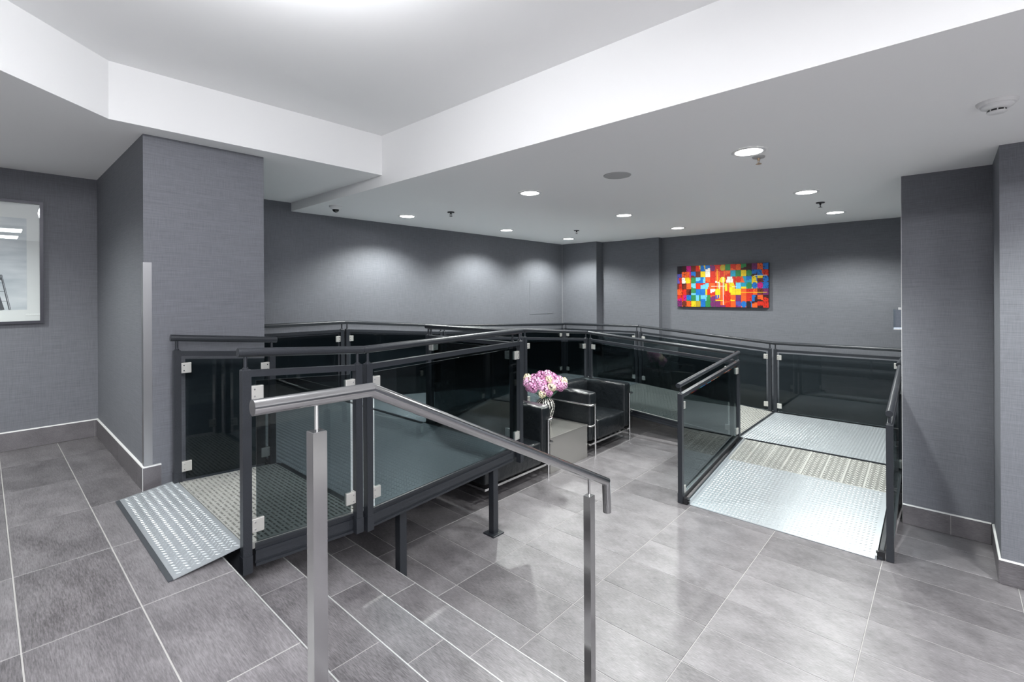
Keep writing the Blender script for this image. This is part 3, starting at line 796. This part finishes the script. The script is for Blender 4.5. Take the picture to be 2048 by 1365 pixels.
# ------------------------------------------------------------------ framed picture on the left wall
t = thing('framed_picture', 'white matted picture of a ladder in a thin dark frame on the left wall', 'picture', (-.09, YP, 1.49))
x0, x1, z0, z1 = -.50, .312, 1.483, 2.385; fw_ = .020
part('frame', MB().box(x0,x1,YP-.036,YP,z0,z0+fw_).box(x0,x1,YP-.036,YP,z1-fw_,z1).box(x0,x0+fw_,YP-.036,YP,z0+fw_,z1-fw_).box(x1-fw_,x1,YP-.036,YP,z0+fw_,z1-fw_), simple('dark_frame', (.035,.035,.045), .35, .4), t)
part('mat_board', MB().box(x0+fw_,x1-fw_,YP-.016,YP-.002,z0+fw_,z1-fw_), MT['mat'], t)
M, nt, N, L, B = mat('cloudy_print')
tc = N.new('ShaderNodeTexCoord'); mp = N.new('ShaderNodeMapping'); mp.inputs['Scale'].default_value = (1.2,1,5); L.new(tc.outputs['Object'], mp.inputs[0])
nz = N.new('ShaderNodeTexNoise'); nz.inputs['Scale'].default_value = 3; nz.inputs['Detail'].default_value = 4; L.new(mp.outputs[0], nz.inputs['Vector'])
cr = N.new('ShaderNodeValToRGB'); cr.color_ramp.elements[0].position = .3; cr.color_ramp.elements[0].color = (.50,.54,.57,1); cr.color_ramp.elements[1].position = .7; cr.color_ramp.elements[1].color = (.78,.79,.80,1)
L.new(nz.outputs['Fac'], cr.inputs[0]); L.new(cr.outputs[0], B.inputs['Base Color']); B.inputs['Roughness'].default_value = .6
pz0, pz1, px0, px1 = 1.585, 2.255, x0+.085, x1-.088
part('print', MB().box(px0,px1,YP-.0175,YP-.016,pz0,pz1), M, t)
lad = MB()
def stroke(a, b, w):
    d = Vector((b[0]-a[0], 0, b[1]-a[1])).normalized(); n_ = Vector((-d.z,0,d.x))*w/2; y = YP-.0182
    A = Vector((a[0],y,a[1])); Bq = Vector((b[0],y,b[1])); e = Vector((0,.0006,0))
    lad.quad8([A-n_,Bq-n_,Bq-n_+e,A-n_+e,A+n_,Bq+n_,Bq+n_+e,A+n_+e])
for (a, b, w) in (((.092,1.84),(.134,1.586),.006),((.098,1.84),(.142,1.586),.003),((.02,1.86),(.075,1.586),.006),((.01,1.78),(.10,1.78),.003),((.03,1.72),(.112,1.72),.003),((.04,1.65),(.122,1.65),.003),((.07,1.72),(.10,1.586),.022),((.05,1.90),(.088,1.80),.02)):
    stroke(a, b, w)
part('ladder_figure', lad, MT['ink'], t)
part('glazing', MB().box(x0+fw_,x1-fw_,YP-.030,YP-.028,z0+fw_,z1-fw_), MT['clear'], t)

# ------------------------------------------------------------------ acrylic holder on the column's side, access panel
t = thing('acrylic_holder', 'clear acrylic leaflet holder on the hidden side of the right column', 'leaflet holder', (4.70, .250, 1.40))
part('back_sheet', MB().box(4.60,4.76,.2505,.2535,1.40,1.565), MT['acrylic'], t)
part('front_sheet', MB().box(4.60,4.76,.300,.303,1.40,1.555), MT['acrylic'], t)
part('base_sheet', MB().box(4.60,4.76,.2535,.300,1.40,1.408), MT['white'], t)
part('side_sheet', MB().box(4.60,4.603,.2535,.300,1.408,1.55), MT['acrylic'], t)
part('top_clip', MB().box(4.60,4.63,.258,.275,1.55,1.566), MT['white'], t)
t = thing('access_panel', 'square wallpapered access panel outline on the back wall near the corner', 'access panel', (6.15, YB, 1.35))
X0, X1, Z0, Z1 = 5.80, 6.38, 1.36, 1.90
part('door', MB().box(X0+.004,X1-.004,YB-.003,YB-.0002,Z0+.004,Z1-.004), P, t)
part('rim', MB().box(X0,X1,YB-.004,YB-.0003,Z1-.003,Z1).box(X0,X1,YB-.004,YB-.0003,Z0,Z0+.003).box(X0,X0+.003,YB-.004,YB-.0003,Z0,Z1).box(X1-.003,X1,YB-.004,YB-.0003,Z0,Z1), simple('panel_rim', (.20,.21,.225), .6), t)

# ------------------------------------------------------------------ ceiling fittings
LX = [3.07, 4.64, 6.03]; LY = [.875, 2.575, 4.295]
place = {(0,0):'nearest the smoke detector', (1,0):'between two sprinklers on the right side', (2,0):'above the painting, near the right column',
         (0,1):'in the middle of the row nearest the bulkhead', (1,1):'at the centre of the nine', (2,1):'above the left end of the painting',
         (0,2):'beside the dome camera and a sprinkler', (1,2):'in the middle along the back wall', (2,2):'in the far corner of the soffit'}
def downlight(x, y, z, label, watt, spread, group):
    t = thing('downlight', label, 'downlight', (x, y, z), 0, group, local=True)
    prof = [(.074,-.001),(.076,-.006),(.094,-.005),(.098,-.001)]
    b = MB(); n = 40
    for r, zz in prof:
        for q in range(n): b.v.append((r*math.cos(2*PI*q/n), r*math.sin(2*PI*q/n), zz))
    for k in range(3):
        for q in range(n):
            a = k*n+q; a1 = k*n+(q+1)%n; b.f.append((a, a+n, a1+n, a1))
    b.build('trim_ring', MT['white'], t, smooth=True)
    MB().lathe([(.073,-.0005),(.073,-.003),(.06,-.0045)], 40).build('lens', MT['lens'], t, smooth=True)
    ld = bpy.data.lights.new('downlight_lamp', 'SPOT'); ld.energy = watt; ld.spot_size = math.radians(spread); ld.spot_blend = .55
    ld.shadow_soft_size = .06; ld.color = (.965, 1.0, .965)
    lo = bpy.data.objects.new('downlight_lamp', ld); col.objects.link(lo); lo.parent = t; lo.location = (0, 0, -.02)
for i, x in enumerate(LX):
    for j, y in enumerate(LY):
        downlight(x, y, ZR, 'round recessed downlight '+place[(i,j)], W_DOWN, 140, 'recessed downlights in the low ceiling')
downlight(3.07, -.85, ZR, 'round recessed downlight at the right, in front of the wallpapered column return', W_DOWN*.9, 140, 'recessed downlights in the low ceiling')
for x, lab in ((-.75, 'recessed downlight in the left soffit nearer the framed picture'), (-2.2, 'recessed downlight in the left soffit far left of the framed picture')):
    downlight(x, 3.75, ZL, lab, W_LEFT, 150, 'recessed downlights in the left soffit')

for (x, y), lab in zip(((3.225,3.76),(5.31,3.65),(3.235,.865),(5.27,.88)), ('dark fire sprinkler beside the downlight near the dome camera','dark fire sprinkler above the far corner','brass fire sprinkler beside the nearest bright downlight','dark fire sprinkler between the two right hand downlights')):
    t = thing('fire_sprinkler', lab, 'sprinkler', (x, y, ZR), 0, 'ceiling sprinklers', local=True)
    mt = MT['brass'] if 'brass' in lab else MT['black']
    MB().lathe([(.012,-.009),(.034,-.008),(.037,-.001),(.036,0)], 24).build('escutcheon', MT['greyp'] if 'brass' in lab else MT['black'], t, smooth=True)
    MB().lathe([(.007,-.024),(.008,-.02),(.010,-.008)], 12).build('nozzle', mt, t, smooth=True)
    MB().tube([(-.007,0,-.018),(-.014,0,-.026),(-.012,0,-.036),(-.003,0,-.043)], .0022, 6).tube([(.007,0,-.018),(.014,0,-.026),(.012,0,-.036),(.003,0,-.043)], .0022, 6).build('yoke', mt, t)
    MB().lathe([(.004,-.048),(.017,-.046),(.016,-.044),(.003,-.040)], 16).build('deflector', mt, t, smooth=True)
t = thing('ceiling_speaker', 'flat round grey ceiling speaker in the low ceiling', 'speaker', (3.045, 1.742, ZR), 0, local=True)
MB().lathe([(.085,-.004),(.094,-.005),(.097,-.001),(.097,0)], 40).build('rim', MT['greyp'], t, smooth=True)
MB().lathe([(.02,-.0075),(.07,-.0068),(.084,-.0045),(.084,-.001)], 40).build('grille', MT['greyp'], t, smooth=True)
t = thing('smoke_detector', 'white round smoke detector on the low ceiling near the right column', 'smoke detector', (3.03, -.165, ZR), 0, local=True)
MB().lathe([(.055,-.016),(.062,-.015),(.069,-.006),(.070,0)], 40).build('base', MT['white'], t, smooth=True)
MB().lathe([(.030,-.036),(.042,-.030),(.054,-.024),(.056,-.016)], 40).build('cover', MT['white'], t, smooth=True)
MB().lathe([(.026,-.046),(.031,-.044),(.031,-.036)], 32).build('chamber', MT['black'], t, smooth=True)
MB().lathe([(.030,-.050),(.034,-.047),(.034,-.044)], 32).build('cap', MT['white'], t, smooth=True)
f_ = MB()
for q in range(8):
    a = q*PI/4; f_.box(.031*math.cos(a)-.002,.031*math.cos(a)+.002,.031*math.sin(a)-.002,.031*math.sin(a)+.002,-.046,-.035)
f_.build('chamber_ribs', MT['white'], t)
t = thing('dome_camera', 'small white security camera with dark dome near the left end of the low ceiling', 'security camera', (2.26, 4.30, ZR), 0, local=True)
MB().lathe([(.034,-.032),(.058,-.012),(.060,0)], 32).build('housing', MT['white'], t, smooth=True)
MB().lathe([(.004,-.060),(.018,-.055),(.027,-.045),(.031,-.032)], 32).build('dome', MT['dome'], t, smooth=True)

# ------------------------------------------------------------------ tray ceiling panel lights (above and behind the camera)
t = thing('globe_light', 'round opal globe light hanging just under the tray ceiling over the steps', 'ceiling light', (.60, 1.50, ZC), 0, local=True)
MB().lathe([(.055,-.02),(.06,-.015),(.06,0)], 32).tube([(0,0,-.06),(0,0,-.01)], .012, 12).build('canopy', MT['white'], t, smooth=True)
MB().lathe([(.02,-.295),(.07,-.278),(.108,-.235),(.12,-.18),(.108,-.125),(.07,-.082),(.02,-.065)], 32).build('globe', MT['globe'], t, smooth=True)
for x, y, sx, sy, w, lab in ((-.55,-.6,.60,1.2,1.0,'long surface panel light on the tray ceiling behind the camera'),
                            (-.1,-2.3,1.2,.6,1.0,'long surface panel light on the tray ceiling further behind the camera'),
                            (-.1,-3.7,1.2,.6,.8,'rearmost long surface panel light on the tray ceiling')):
    t = thing('panel_light', lab, 'ceiling light', (x, y, ZC), 0, 'tray ceiling panel lights', local=True)
    MB().box(-sx/2,sx/2,-sy/2,sy/2,-.05,0).build('housing', MT['white'], t)
    MB().box(-sx/2+.015,sx/2-.015,-sy/2+.015,sy/2-.015,-.056,-.0505).build('diffuser', MT['diffuser'], t)
    ld = bpy.data.lights.new('panel_lamp', 'AREA'); ld.shape = 'RECTANGLE'; ld.size = sx-.03; ld.size_y = sy-.03; ld.energy = W_PANEL*w; ld.color = (.955,.965,1.0)
    lo = bpy.data.objects.new('panel_lamp', ld); col.objects.link(lo); lo.parent = t; lo.location = (0,0,-.06)
